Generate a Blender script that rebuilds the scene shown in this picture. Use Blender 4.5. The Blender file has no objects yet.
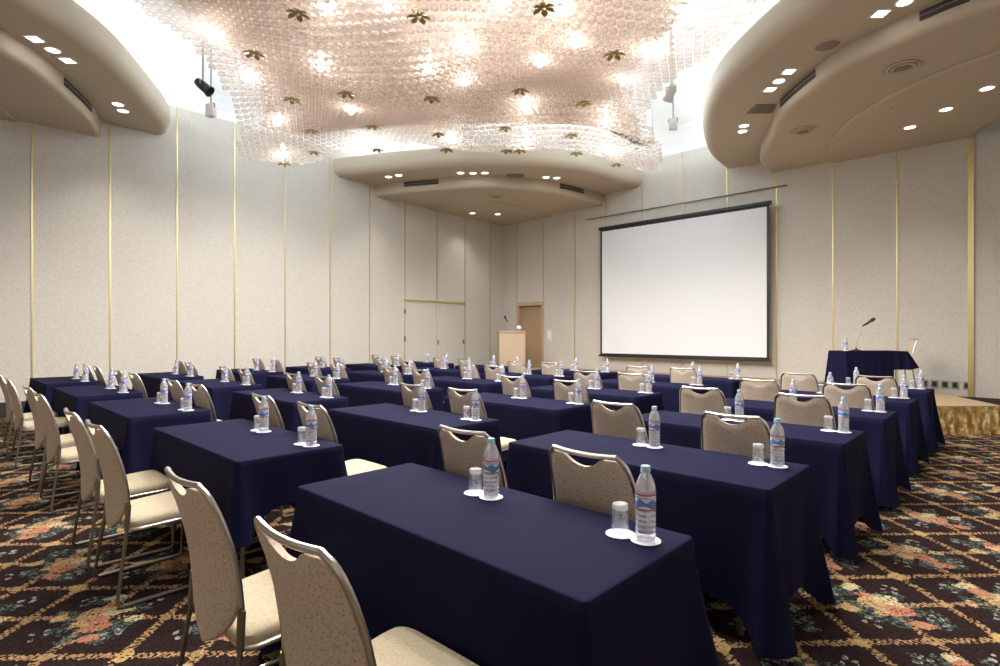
import bpy, bmesh, math, random
from math import sin, cos, pi, sqrt, exp, atan2, tan, radians
from mathutils import Vector, Matrix

random.seed(7)
S = bpy.context.scene
COL = S.collection

# ------------------------------------------------------------------ camera
F_PX, YAW, EYE = 548.36, radians(43.572), 1.355
cd = bpy.data.cameras.new('camera'); cam = bpy.data.objects.new('camera', cd); COL.objects.link(cam)
cam.location = (0, 0, EYE); cam.rotation_euler = (pi / 2, 0, YAW)
cd.sensor_width = 36; cd.lens = F_PX * 36 / 1000; cd.shift_y = 0.002; cd.clip_start = .05; cd.clip_end = 100
S.camera = cam
# ------------------------------------------------------------------ world, view
w = bpy.data.worlds.new('world'); S.world = w; w.use_nodes = True
w.node_tree.nodes['Background'].inputs[0].default_value = (.9, .92, 1, 1)
w.node_tree.nodes['Background'].inputs[1].default_value = .15
S.view_settings.view_transform = 'Standard'; S.view_settings.look = 'None'
S.view_settings.exposure = 0.2; S.view_settings.gamma = 1; S.view_settings.use_curve_mapping = False
# light levels
BULB = 130.0         # emission of the bulbs under the crystal canopy
COVE = 42.0          # emission of the cove strips
DOWN = 40.0          # watts of each downlight spot
HALO = 78.0           # watts of each bulb's downward beam
WARM = (1.0, .955, .91); COOL = (.80, .92, 1.0)

# room measures
WX, WY = -12.2, 13.0           # wall with the double door, wall with the screen
RX, NY = 2.4, -3.2             # walls behind / beside the photographer
WALL_TOP, CEIL = 5.9, 6.7

def place(u, v, z):
    """floor-plan point at height z that shows at pixel u, v (used to survey the photograph)"""
    dep = F_PX * (EYE - z) / (v - 335.0); lat = (u - 500) / F_PX * dep
    c, s = cos(YAW), sin(YAW)
    return Vector((lat * c - dep * s, lat * s + dep * c, z))
def wall_x(u, y=WY):
    return y * tan(math.atan((u - 500) / F_PX) - YAW)
def wall_y(u, x=WX):
    return x / tan(math.atan((u - 500) / F_PX) - YAW)

# ------------------------------------------------------------------ materials
def mat(name, base, rough=.6, metal=0, spec=.5, **kw):
    m = bpy.data.materials.new(name); m.use_nodes = True
    b = m.node_tree.nodes['Principled BSDF']
    b.inputs['Base Color'].default_value = (*base, 1); b.inputs['Roughness'].default_value = rough
    b.inputs['Metallic'].default_value = metal; b.inputs['Specular IOR Level'].default_value = spec
    for k, v in kw.items():
        k = k.replace('_', ' ')
        b.inputs[k].default_value = (*v, 1) if isinstance(v, tuple) else v
    return m
class NT:
    """small helper that writes math as shader nodes"""
    def __init__(s, m): s.t = m.node_tree; s.n = s.t.nodes; s.l = s.t.links; s.b = s.n.get('Principled BSDF')
    def put(s, sock, v):
        if hasattr(v, 'is_output'): s.l.new(v, sock)
        elif isinstance(v, tuple) and sock.type == 'RGBA' and len(v) == 3: sock.default_value = (*v, 1)
        else: sock.default_value = v
    def m(s, op, a, b=None, c=None, clamp=False):
        n = s.n.new('ShaderNodeMath'); n.operation = op; n.use_clamp = clamp
        s.put(n.inputs[0], a)
        if b is not None: s.put(n.inputs[1], b)
        if c is not None: s.put(n.inputs[2], c)
        return n.outputs[0]
    def add(s, a, b): return s.m('ADD', a, b)
    def sub(s, a, b): return s.m('SUBTRACT', a, b)
    def mul(s, a, b): return s.m('MULTIPLY', a, b)
    def lt(s, a, b): return s.m('LESS_THAN', a, b)
    def gt(s, a, b): return s.m('GREATER_THAN', a, b)
    def mx(s, a, b): return s.m('MAXIMUM', a, b)
    def mix(s, f, a, b):
        n = s.n.new('ShaderNodeMix'); n.data_type = 'RGBA'
        s.put(n.inputs[0], f); s.put(n.inputs[6], a); s.put(n.inputs[7], b); return n.outputs[2]
    def coord(s, what='Object'): return s.n.new('ShaderNodeTexCoord').outputs[what]
    def sep(s, v):
        n = s.n.new('ShaderNodeSeparateXYZ'); s.l.new(v, n.inputs[0]); return n.outputs
    def comb(s, x, y, z):
        n = s.n.new('ShaderNodeCombineXYZ')
        for i, v in enumerate((x, y, z)): s.put(n.inputs[i], v)
        return n.outputs[0]
    def noise(s, v, scale, detail=2, out=0):
        n = s.n.new('ShaderNodeTexNoise'); n.inputs['Scale'].default_value = scale; n.inputs['Detail'].default_value = detail
        if v is not None: s.l.new(v, n.inputs['Vector'])
        return n.outputs[out]
    def vor(s, v, scale, out='Distance', feature='F1'):
        n = s.n.new('ShaderNodeTexVoronoi'); n.feature = feature; n.inputs['Scale'].default_value = scale
        if v is not None: s.l.new(v, n.inputs['Vector'])
        return n.outputs[out]
    def ramp(s, v, stops):
        n = s.n.new('ShaderNodeValToRGB'); e = n.color_ramp.elements
        while len(e) < len(stops): e.new(.5)
        for q, (p, c) in zip(e, stops): q.position = p; q.color = (*c, 1)
        s.l.new(v, n.inputs[0]); return n.outputs[0]
    def bump(s, h, dist=.002, strength=.5):
        n = s.n.new('ShaderNodeBump'); n.inputs['Distance'].default_value = dist; n.inputs['Strength'].default_value = strength
        s.l.new(h, n.inputs['Height']); s.l.new(n.outputs[0], s.b.inputs['Normal'])
    def base(s, c): s.l.new(c, s.b.inputs['Base Color'])

M = {}
def wall_material():
    m = mat('damask wallcovering', (.6, .53, .44), .75, spec=.25); t = NT(m); c = t.coord()
    wob = t.n.new('ShaderNodeVectorMath'); wob.operation = 'MULTIPLY_ADD'
    t.l.new(t.noise(c, 9, 2, 1), wob.inputs[0]); wob.inputs[1].default_value = (.10, .10, .10); t.l.new(c, wob.inputs[2])
    v = t.vor(wob.outputs[0], 24, 'Distance', 'DISTANCE_TO_EDGE')
    leaf = t.m('SMOOTH_MIN', t.mul(v, 5.0), 1.0, .3)
    fine = t.noise(c, 55, 3)
    h = t.add(t.mul(leaf, .7), t.mul(fine, .5))
    t.base(t.ramp(h, [(.15, (.52, .485, .43)), (.55, (.58, .545, .49)), (.95, (.62, .59, .54))]))
    t.bump(h, .003, .4); return m
M['wall'] = wall_material()
M['white'] = mat('white paint', (.82, .83, .84), .8)
M['soffit'] = mat('cream soffit paint', (.52, .445, .345), .6, spec=.3)
M['panel'] = mat('pink beige panel', (.90, .82, .765), .6)
M['gold'] = mat('brass strip', (.62, .52, .25), .35, .85)
M['flower'] = mat('dark brass', (.32, .25, .10), .3, .9)
M['base'] = mat('dark baseboard', (.035, .022, .018), .5)
M['chrome'] = mat('satin chrome', (.62, .59, .55), .3, 1)
M['steel'] = mat('dark steel', (.20, .17, .13), .4, .8)
M['black'] = mat('black plastic', (.012, .012, .013), .45)
M['grey'] = mat('grey plastic', (.30, .29, .27), .5)
M['vent'] = mat('brown vent metal', (.25, .205, .165), .6)
M['slot'] = mat('dark slot', (.05, .042, .035), .7)
M['paper'] = mat('white paper', (.86, .86, .88), .8)
M['coaster'] = mat('white paper coaster', (.84, .85, .90), .7)
M['door'] = mat('tan wood door', (.50, .33, .19), .5)
M['doorframe'] = mat('tan frame', (.52, .37, .26), .5)
M['capblue'] = mat('pale blue plastic', (.33, .52, .68), .4)
M['lens'] = mat('lamp lens', (1, .95, .88), .3, Emission_Color=(1, .95, .86), Emission_Strength=9.0)
M['lensdim'] = mat('warm lamp lens', (1, .9, .8), .3, Emission_Color=(1, .93, .82), Emission_Strength=4.0)
M['bulb'] = mat('halogen bulb', (1, .9, .8), .3, Emission_Color=WARM, Emission_Strength=BULB)
M['cove'] = mat('cove lamp', (1, 1, 1), .3, Emission_Color=COOL, Emission_Strength=COVE)
M['screen'] = mat('matte white screen', (.80, .82, .86), .9, spec=.1)
M['plate'] = mat('ivory plate', (.72, .62, .40), .5)

def cloth_material():
    m = mat('navy tablecloth', (.009, .009, .030), .85, spec=.07)
    t = NT(m); c = t.coord(); n = t.noise(c, 260, 2)
    t.base(t.mix(n, (.0062, .0064, .0235), (.0100, .0100, .037))); t.bump(t.noise(c, 5, 3), .006, .35); return m
M['cloth'] = cloth_material()
def chairback_material():
    m = mat('speckled beige fabric', (.4, .3, .22), .8, spec=.2); t = NT(m); c = t.coord()
    v = t.vor(c, 105, 'Distance'); n = t.noise(c, 60, 3)
    k = t.add(t.mul(v, .9), t.mul(n, .55))
    t.base(t.ramp(k, [(.30, (.25, .18, .13)), (.52, (.48, .385, .30)), (.8, (.57, .475, .38))])); t.bump(k, .001, .3); return m
M['back'] = chairback_material()
def seat_material():
    m = mat('cream seat fabric', (.58, .5, .38), .8, spec=.2); t = NT(m); c = t.coord()
    t.base(t.ramp(t.noise(c, 90, 3), [(.3, (.40, .34, .24)), (.7, (.50, .43, .31))])); return m
M['seat'] = seat_material()
def wood_material(name, a, b):
    m = mat(name, a, .45); t = NT(m); c = t.coord()
    mp = t.n.new('ShaderNodeMapping'); mp.inputs['Scale'].default_value = (18, 18, 1.2); t.l.new(c, mp.inputs[0])
    t.base(t.mix(t.noise(mp.outputs[0], 2.0, 4), a, b)); return m
M['birch'] = wood_material('pale birch veneer', (.50, .37, .25), (.60, .47, .35))
M['doorwood'] = wood_material('tan door veneer', (.40, .27, .16), (.47, .33, .20))
def satin_material():
    m = mat('gold satin', (.52, .34, .10), .38, .35, Sheen_Weight=.2); t = NT(m); c = t.coord()
    mp = t.n.new('ShaderNodeMapping'); mp.inputs['Scale'].default_value = (12, 12, 9); t.l.new(c, mp.inputs[0])
    n = t.noise(mp.outputs[0], 1.0, 4); t.base(t.ramp(n, [(.36, (.30, .17, .04)), (.52, (.50, .32, .10)), (.66, (.78, .60, .30))]))
    t.bump(n, .06, 1.0); return m
M['satin'] = satin_material()
M['stagetop'] = mat('tan stage carpet', (.40, .29, .18), .85, spec=.15)
def mixclear(name, parts):
    """a see-through material: transparent + glossy + diffuse + translucent in given shares"""
    m = bpy.data.materials.new(name); m.use_nodes = True; nt = m.node_tree; nt.nodes.clear()
    out = nt.nodes.new('ShaderNodeOutputMaterial'); acc = None; tot = 0
    for kind, share, col, rough in parts:
        n = nt.nodes.new({'t': 'ShaderNodeBsdfTransparent', 'g': 'ShaderNodeBsdfGlossy', 'd': 'ShaderNodeBsdfDiffuse', 'l': 'ShaderNodeBsdfTranslucent', 'r': 'ShaderNodeBsdfGlass'}[kind])
        n.inputs['Color'].default_value = (*col, 1)
        if 'Roughness' in n.inputs: n.inputs['Roughness'].default_value = rough
        if kind == 'r': n.inputs['IOR'].default_value = 1.33
        if acc is None: acc = n.outputs[0]; tot = share
        else:
            x = nt.nodes.new('ShaderNodeMixShader'); tot += share; x.inputs[0].default_value = share / tot
            nt.links.new(acc, x.inputs[1]); nt.links.new(n.outputs[0], x.inputs[2]); acc = x.outputs[0]
    nt.links.new(acc, out.inputs[0]); return m
M['crystal'] = mixclear('crystal glass', [('t', .36, (.96, .92, .89), 0), ('l', .20, (.96, .86, .79), 0), ('d', .26, (.96, .87, .81), 0), ('g', .18, (1, .97, .95), .12)])
M['glass'] = mixclear('tumbler glass', [('t', .84, (.95, .96, .97), 0), ('g', .11, (1, 1, 1), .06), ('d', .05, (.8, .82, .85), 0)])
M['glassbase'] = mixclear('thick glass base', [('t', .5, (.95, .96, .97), 0), ('g', .2, (1, 1, 1), .1), ('d', .3, (.85, .86, .88), 0)])
M['water'] = mixclear('bottle of water', [('r', .52, (.96, .97, 1), .03), ('t', .12, (.95, .96, 1), 0), ('d', .24, (.82, .84, .9), 0), ('g', .12, (1, 1, 1), .1)])
def label_material():
    m = mat('bottle label', (.8, .8, .85), .4); t = NT(m); c = t.coord(); x, y, z = t.sep(c)
    ang = t.m('ARCTAN2', y, x)
    hz = t.mul(t.sub(z, .1005), 1 / .0495)        # 0 bottom .. 1 top of the label
    ridge = t.add(.17, t.mul(.09, t.m('SINE', t.mul(ang, 3.0)))); ridge2 = t.add(.60, t.mul(.12, t.m('SINE', t.add(t.mul(ang, 5.0), 1.1))))
    col = t.mix(t.lt(hz, ridge2), (.62, .70, .84), (.09, .22, .54)); col = t.mix(t.lt(hz, ridge), col, (.75, .80, .9))
    col = t.mix(t.gt(hz, .72), col, (.82, .80, .86))
    band = t.mul(t.gt(hz, .72), t.lt(hz, .84)); word = t.gt(t.m('SINE', t.mul(ang, 40)), -.2)
    col = t.mix(t.mul(band, word), col, (.10, .16, .42))
    red = t.mx(t.lt(hz, .09), t.gt(hz, .90)); col = t.mix(red, col, (.50, .05, .09)); t.base(col); return m
M['label'] = label_material()

def carpet_material():
    m = mat('woven carpet', (.03, .02, .02), .92, spec=.1); t = NT(m)
    raw = t.coord(); tuft = t.vor(raw, 95, 'Position'); rnd = t.vor(raw, 95, 'Color')
    x, y, _ = t.sep(tuft)
    u = t.mul(t.add(x, .505), 1 / .45); v = t.mul(t.sub(y, 3.31), 1 / .4555)
    nz = t.sub(t.noise(raw, 10, 2), .5)
    a = t.add(u, v); b = t.sub(u, v)
    def dist_int(q): return t.sub(.5, t.m('ABSOLUTE', t.sub(t.m('FRACT', q), .5)))
    da, db = dist_int(a), dist_int(b)
    def braid(d, along):
        ph = t.m('FRACT', t.mul(along, 11.0)); ph2 = t.m('FRACT', t.add(t.mul(along, 11.0), .5))
        s1 = t.mul(t.lt(d, .034), t.lt(ph, .62)); s2 = t.mul(t.mul(t.gt(d, .034), t.lt(d, .064)), t.lt(ph2, .56)); return t.mx(s1, s2)
    line = t.mx(braid(da, b), braid(db, a))
    knot = t.mul(t.lt(da, .085), t.lt(db, .085))
    A, B = t.mul(a, .5), t.mul(b, .5)
    def local(off):
        ra = t.sub(A, t.m('ROUND', t.sub(A, off))); rb = t.sub(B, t.m('ROUND', t.sub(B, off)))
        ra, rb = t.sub(ra, off), t.sub(rb, off)
        return t.add(ra, rb), t.sub(ra, rb)
    du, dv = local(0.0)                           # bouquets
    A2 = t.sub(t.m('FRACT', t.add(A, 1.0)), .5); B2 = t.sub(t.m('FRACT', t.add(B, 1.0)), .5)
    # star nodes lie half-way: (a, b) both odd
    su, sv = t.add(A2, B2), t.sub(A2, B2)
    rv = t.sep(rnd); val = rv[0]
    dark = t.mix(val, (.013, .007, .007), (.028, .014, .013))
    gold = t.mix(val, (.22, .125, .055), (.44, .28, .14))
    col = t.mix(line, dark, gold)
    col = t.mix(t.mul(knot, t.lt(val, .75)), col, gold)
    star = t.lt(t.add(t.m('SQRT', t.add(t.mul(su, su), t.mul(sv, sv))), t.mul(nz, .25)), .095)
    col = t.mix(t.mul(star, t.lt(val, .85)), col, t.mix(val, (.36, .23, .08), (.54, .38, .17)))
    # little sprigs inside the dark diamonds
    ca, cb = t.sub(t.m('FRACT', a), .5), t.sub(t.m('FRACT', b), .5)
    for (ox, oy) in ((0, .10), (.09, -.06), (-.10, -.05), (.02, -.16)):
        d = t.m('SQRT', t.add(t.m('POWER', t.sub(ca, ox), 2), t.m('POWER', t.sub(cb, oy), 2)))
        col = t.mix(t.mul(t.lt(t.add(d, t.mul(nz, .08)), .045), t.lt(val, .8)), col, (.30, .28, .24))
    def blob(px, py, r, ca_, cb_, wob=.34, keep=1.0, sx=1.0):
        nonlocal col
        px, py, r, keep = px * .95, py * .88, r * .93, keep * .93
        d = t.m('SQRT', t.add(t.m('POWER', t.mul(t.sub(du, px), sx), 2), t.m('POWER', t.sub(dv, py), 2)))
        k = t.lt(t.add(d, t.mul(nz, wob)), r)
        if keep < 1: k = t.mul(k, t.lt(rv[1], keep))
        col = t.mix(k, col, t.mix(rv[2], ca_, cb_))
    teal = ((.022, .038, .036), (.11, .15, .13)); tan_ = ((.28, .17, .07), (.54, .38, .20))
    sal = ((.30, .11, .06), (.48, .23, .14)); cream = ((.36, .29, .15), (.60, .52, .34))
    for p in ((-.38, .20, .17), (.36, .12, .19), (-.28, -.24, .16), (.26, -.26, .17), (.02, .36, .16), (0, -.36, .14), (-.52, .02, .13), (.52, -.06, .13), (0, 0, .26)):
        blob(*p, *teal, keep=.55)
    blob(-.40, .30, .09, *cream); blob(.40, -.22, .10, *sal); blob(-.30, -.30, .09, *tan_); blob(.30, .30, .08, *cream, keep=.8)
    blob(-.10, .05, .19, *tan_, keep=.93); blob(.15, -.05, .17, *sal, keep=.93); blob(.02, .20, .12, *cream, keep=.9); blob(-.24, .16, .10, *sal, keep=.9); blob(.02, -.20, .10, *tan_, keep=.9)
    t.base(col); t.bump(t.vor(raw, 95), .01, .6); return m
M['carpet'] = carpet_material()

# ------------------------------------------------------------------ mesh helpers
def obj(name, bm, m, parent=None, smooth=True, loc=None):
    me = bpy.data.meshes.new(name); bmesh.ops.recalc_face_normals(bm, faces=bm.faces[:]); bm.to_mesh(me); bm.free()
    for mm in (m if isinstance(m, (list, tuple)) else [m]): me.materials.append(mm)
    if smooth:
        me.shade_smooth()
        try: me.set_sharp_from_angle(angle=radians(38))
        except Exception: pass
    o = bpy.data.objects.new(name, me); COL.objects.link(o)
    if parent is not None: o.parent = parent
    if loc is not None: o.location = loc
    return o
def tag(o, label, cat, group=None):
    o['label'] = label; o['category'] = cat
    if group: o['group'] = group
    return o
def thing(name, label, cat, loc=(0, 0, 0), rz=0, group=None):
    o = bpy.data.objects.new(name, None); COL.objects.link(o); o.empty_display_size = .1
    o.location = loc; o.rotation_euler = (0, 0, rz); return tag(o, label, cat, group)
def struct(name, bm, m, parent=None, smooth=False):
    o = obj(name, bm, m, parent, smooth)
    if parent is None: o['kind'] = 'structure'
    return o
def dup(root, loc, rz, label=None, group=None):
    r = root.copy(); COL.objects.link(r); r.location = loc; r.rotation_euler = (0, 0, rz)
    if label: r['label'] = label
    if group: r['group'] = group
    for ch in list(root.children):
        c = ch.copy(); COL.objects.link(c); c.parent = r
        for g in ch.children:
            d = g.copy(); COL.objects.link(d); d.parent = c
    return r
def box(bm, x0, x1, y0, y1, z0, z1, bev=0, mi=0):
    r = bmesh.ops.create_cube(bm, size=1); vs = r['verts']
    bmesh.ops.scale(bm, vec=(x1 - x0, y1 - y0, z1 - z0), verts=vs); bmesh.ops.translate(bm, vec=((x0 + x1) / 2, (y0 + y1) / 2, (z0 + z1) / 2), verts=vs)
    if bev:
        es = list({e for q in vs for e in q.link_edges}); bmesh.ops.bevel(bm, geom=es, offset=bev, segments=2, affect='EDGES', profile=.7)
    return bm
def boxbm(*a, **k): return box(bmesh.new(), *a, **k)
def lathe(bm, prof, seg=20, cx=0, cy=0, mi=0, cap=True):
    rings = []
    for r, z in prof:
        rings.append([bm.verts.new((cx + r * cos(2 * pi * i / seg), cy + r * sin(2 * pi * i / seg), z)) for i in range(seg)] if r > 1e-6 else [bm.verts.new((cx, cy, z))])
    for A, B in zip(rings, rings[1:]):
        for i in range(seg):
            j = (i + 1) % seg
            q = [A[i % len(A)], A[j % len(A)], B[j % len(B)], B[i % len(B)]]; q = list(dict.fromkeys(q))
            if len(q) > 2:
                f = bm.faces.new(q); f.material_index = mi
    if cap:
        for R, in ((rings[0],), (rings[-1],)):
            if len(R) > 2: bm.faces.new(R).material_index = mi
    return bm
def fillet(pts, r, n=5):
    pts = [Vector(p) for p in pts]; out = [pts[0]]
    for i in range(1, len(pts) - 1):
        p, a, b = pts[i], pts[i - 1], pts[i + 1]
        d = min(r, (a - p).length * .45, (b - p).length * .45); s = p + (a - p).normalized() * d; e = p + (b - p).normalized() * d
        for k in range(n + 1):
            t = k / n; out.append(s * (1 - t) ** 2 + p * 2 * t * (1 - t) + e * t * t)
    out.append(pts[-1]); return out
def tube(bm, pts, r, seg=8, mi=0):
    pts = [Vector(p) for p in pts]; rings = []; up = None
    for i, p in enumerate(pts):
        t = (pts[min(i + 1, len(pts) - 1)] - pts[max(i - 1, 0)]).normalized()
        if up is None: up = t.orthogonal().normalized()
        up = (up - t * up.dot(t)); up = up.normalized() if up.length > 1e-6 else t.orthogonal().normalized()
        b = t.cross(up); rr = r[i] if isinstance(r, (list, tuple)) else r
        rings.append([bm.verts.new(p + up * rr * cos(2 * pi * k / seg) + b * rr * sin(2 * pi * k / seg)) for k in range(seg)])
    for A, B in zip(rings, rings[1:]):
        for k in range(seg):
            bm.faces.new((A[k], A[(k + 1) % seg], B[(k + 1) % seg], B[k])).material_index = mi
    bm.faces.new(rings[0]); bm.faces.new(rings[-1]); return bm
def catmull(pts, n=10):
    P = [Vector(p) for p in pts]; P = [P[0] * 2 - P[1]] + P + [P[-1] * 2 - P[-2]]; out = []
    for i in range(1, len(P) - 2):
        for k in range(n):
            t = k / n; a, b, c, d = P[i - 1:i + 3]
            out.append(.5 * ((2 * b) + (c - a) * t + (2 * a - 5 * b + 4 * c - d) * t * t + (3 * b - a - 3 * c + d) * t ** 3))
    out.append(P[-2]); return out
def lerp_tab(tab, q):
    if q <= tab[0][0]: return tab[0][1]
    for (a, x), (b, y) in zip(tab, tab[1:]):
        if q <= b:
            t = (q - a) / (b - a); return x + (y - x) * t
    return tab[-1][1]
ORD = 'zeroth first second third fourth fifth sixth seventh eighth ninth tenth eleventh twelfth thirteenth'.split()

# ------------------------------------------------------------------ room shell
struct('floor', boxbm(WX - .2, RX + .2, NY - .2, WY + .2, -.1, 0), M['carpet'])
struct('wall_left', boxbm(WX - .2, WX, NY - .2, WY + .2, 0, WALL_TOP), M['wall'])
DX0, DX1, DZ = -11.56, -10.60, 2.30          # opening of the single door
bm = bmesh.new()
box(bm, WX, DX0, WY, WY + .2, 0, WALL_TOP); box(bm, DX1, RX + .2, WY, WY + .2, 0, WALL_TOP); box(bm, DX0, DX1, WY, WY + .2, DZ, WALL_TOP)
struct('wall_back', bm, M['wall'])
struct('wall_right', boxbm(RX, RX + .2, NY, WY, 0, WALL_TOP), M['wall'])
struct('wall_front', boxbm(WX, RX + .2, NY - .2, NY, 0, WALL_TOP), M['wall'])
# ceiling with a curved cove above the walls
bm = bmesh.new(); loops = []
for k in range(9):
    a = pi / 2 * k / 8; ins = 1.1 * (1 - cos(a)); z = WALL_TOP + (CEIL - WALL_TOP) * sin(a)
    loops.append([bm.verts.new(p) for p in ((WX + ins, NY + ins, z), (RX - ins, NY + ins, z), (RX - ins, WY - ins, z), (WX + ins, WY - ins, z))])
for A, B in zip(loops, loops[1:]):
    for i in range(4): bm.faces.new((A[i], A[(i + 1) % 4], B[(i + 1) % 4], B[i]))
bm.faces.new(loops[-1])
outer = [bm.verts.new(p) for p in ((WX - .2, NY - .2, WALL_TOP), (RX + .2, NY - .2, WALL_TOP), (RX + .2, WY + .2, WALL_TOP), (WX - .2, WY + .2, WALL_TOP))]
for i in range(4): bm.faces.new((outer[i], outer[(i + 1) % 4], loops[0][(i + 1) % 4], loops[0][i]))
topv = [bm.verts.new((v.co.x, v.co.y, CEIL + .15)) for v in outer]
for i in range(4): bm.faces.new((outer[i], outer[(i + 1) % 4], topv[(i + 1) % 4], topv[i]))
bm.faces.new(topv)
struct('ceiling', bm, M['white'])
struct('baseboard_left', boxbm(WX, WX + .02, NY, WY, 0, .24), M['base'])
bm = bmesh.new(); box(bm, WX + .02, DX0 - .1, WY - .02, WY, 0, .24); box(bm, DX1 + .1, RX, WY - .02, WY, 0, .24)
struct('baseboard_back', bm, M['base'])
# brass strips between wall panels
k = 0
for u in (32, 110, 177, 234.5, 285, 330, 369.5, 405, 437, 465, 490):
    y = wall_y(u); k += 1
    zt = WALL_TOP if 3.0 < y < 7.2 else 5.3
    z0 = 2.34 if u == 437 else .24
    struct('trim_%d' % k, boxbm(WX - .004, WX + .012, y - .011, y + .011, z0, WALL_TOP), M['gold'])
for y in (0.14, -.98, -2.1): 
    k += 1; struct('trim_%d' % k, boxbm(WX - .004, WX + .012, y - .011, y + .011, .24, WALL_TOP), M['gold'])
for u in (517, 543.5, 575, 606, 642, 682, 727, 776.5, 833, 897, 971):
    x = wall_x(u); k += 1; wd = .042 if u == 971 else .011
    struct('trim_%d' % k, boxbm(x - wd, x + wd, WY - (.04 if u == 971 else .012), WY + .004, 2.42 if u in (517, 543.5) else .24, WALL_TOP), M['gold'])

# double door in the left wall, covered like the wall
y0, y1 = 9.045, 11.27; ym = (y0 + y1) / 2
bm = bmesh.new(); box(bm, WX - .004, WX + .014, y0 + .012, ym - .006, .03, 2.27); box(bm, WX - .004, WX + .014, ym + .006, y1 - .012, .03, 2.27)
d1 = struct('door_1', bm, M['wall'])
bm = bmesh.new(); box(bm, WX, WX + .03, y0 - .02, y1 + .02, 2.275, 2.335, .004); obj('lintel', bm, M['gold'], d1)
bm = bmesh.new(); box(bm, WX, WX + .006, y0 - .01, y0 + .012, .03, 2.275); box(bm, WX, WX + .006, y1 - .012, y1 + .01, .03, 2.275); box(bm, WX, WX + .006, ym - .006, ym + .006, .03, 2.275); obj('door_gap', bm, M['gold'], d1)
for z in (2.0, 1.25, .4): obj('hinge', boxbm(WX + .01, WX + .035, y0 - .02, y0 + .018, z - .07, z + .07, .004), M['steel'], d1)
for z, yy in ((1.15, ym + .06), (1.15, y1 - .06)): obj('door_handle', boxbm(WX + .012, WX + .03, yy - .018, yy + .018, z - .07, z + .07, .004), M['steel'], d1)
# single door in the screen wall, set back in its frame
d2 = struct('door_2', boxbm(DX0 + .02, DX1 - .02, WY + .12, WY + .16, .02, DZ - .03), M['doorwood'])
bm = bmesh.new(); box(bm, DX0 - .08, DX0 + .02, WY - .02, WY + .16, 0, DZ + .08); box(bm, DX1 - .02, DX1 + .08, WY - .02, WY + .16, 0, DZ + .08); box(bm, DX0 + .02, DX1 - .02, WY - .02, WY + .16, DZ - .03, DZ + .08)
obj('door_frame', bm, M['doorframe'], d2, smooth=False)
bm = bmesh.new(); tube(bm, [(DX0 + .12, WY + .12, 1.0), (DX0 + .12, WY + .06, 1.0), (DX0 + .26, WY + .06, 1.0)], .012); obj('door_handle', bm, M['chrome'], d2)

# ------------------------------------------------------------------ soffits
STEP = {}
def soffit(name, tier1, tier2, tier3, corner):
    root = None
    for nm, pts, zb, zt, r in (('ceiling_soffit', tier1, 5.25, 5.70, .20), ('soffit_step', tier2, 4.96, 5.30, .09), ('soffit_step', tier3, 4.915, 5.0, .035)):
        P = catmull([(x, y, 0) for x, y in pts], 10); bm = bmesh.new(); loops = []
        cen = Vector((*corner[0], 0))
        nor = []
        for i in range(len(P)):
            t = P[min(i + 1, len(P) - 1)] - P[max(i - 1, 0)]; n = Vector((t.y, -t.x, 0)).normalized()
            if n.dot(P[i] - cen) < 0: n = -n
            nor.append(n)
        if pts is tier2: STEP[name] = (P, nor)
        prof = [(-r + r * cos(a), zb + r + r * sin(a)) for a in [radians(q) for q in range(-90, 1, 15)]]
        prof += [(0, zt - r * .5), (-r * .15, zt - r * .15), (-r * .5, zt)]
        for off, z in prof: loops.append([bm.verts.new((p.x + n.x * off, p.y + n.y * off, z)) for p, n in zip(P, nor)])
        for A, B in zip(loops, loops[1:]):
            for i in range(len(P) - 1): bm.faces.new((A[i], A[i + 1], B[i + 1], B[i]))
        for L, z in ((loops[0], zb), (loops[-1], zt)):
            cs = [bm.verts.new((x, y, z)) for x, y in corner]
            f = bm.faces.new(L + cs); bmesh.ops.triangulate(bm, faces=[f])
        o = obj(nm, bm, M['soffit'], root)
        if root is None: root = o; o['kind'] = 'structure'
        if nm == 'ceiling_soffit':
            # lamp strip lying in the cove behind the soffit's edge
            b2 = bmesh.new(); tube(b2, [(p.x - n.x * .42, p.y - n.y * .42, 5.76) for p, n in zip(P, nor)][3:-3], .03, 6)
            c = obj('cove_lamp', b2, M['cove'], o)
    return root
soffit('back', [(WX, 6.9), (-10.54, 7.7), (-8.8, 8.9), (-7.5, 10.6), (-7.2, WY)],
       [(WX, 8.07), (-11.2, 8.45), (-9.4, 9.56), (-8.55, 11.2), (-8.4, WY)],
       [(WX, 9.8), (-11.4, 9.95), (-10.3, 10.55), (-10.2, 11.6), (-10.2, WY)], [(WX, WY)])
soffit('left', [(WX, 3.32), (-11.5, 3.15), (-10.35, 2.5), (-9.3, 1.8), (-8.55, 1.0), (-7.95, 0), (-7.7, -1.2), (-7.6, NY)],
       [(WX, 2.24), (-11.36, 1.95), (-10.5, 1.5), (-9.7, .97), (-9.2, .3), (-8.9, -.8), (-8.8, NY)],
       [(WX, 1.09), (-11.65, .83), (-11.0, .3), (-10.7, -.8), (-10.6, NY)], [(WX, NY)])
AE = [(RX, 8.0), (.9, 10.6), (.2, 11.4), (-.26, 12.05), (-.55, 12.6), (-.66, WY)]     # the arched end of the soffit by the wide brass strip
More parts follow.
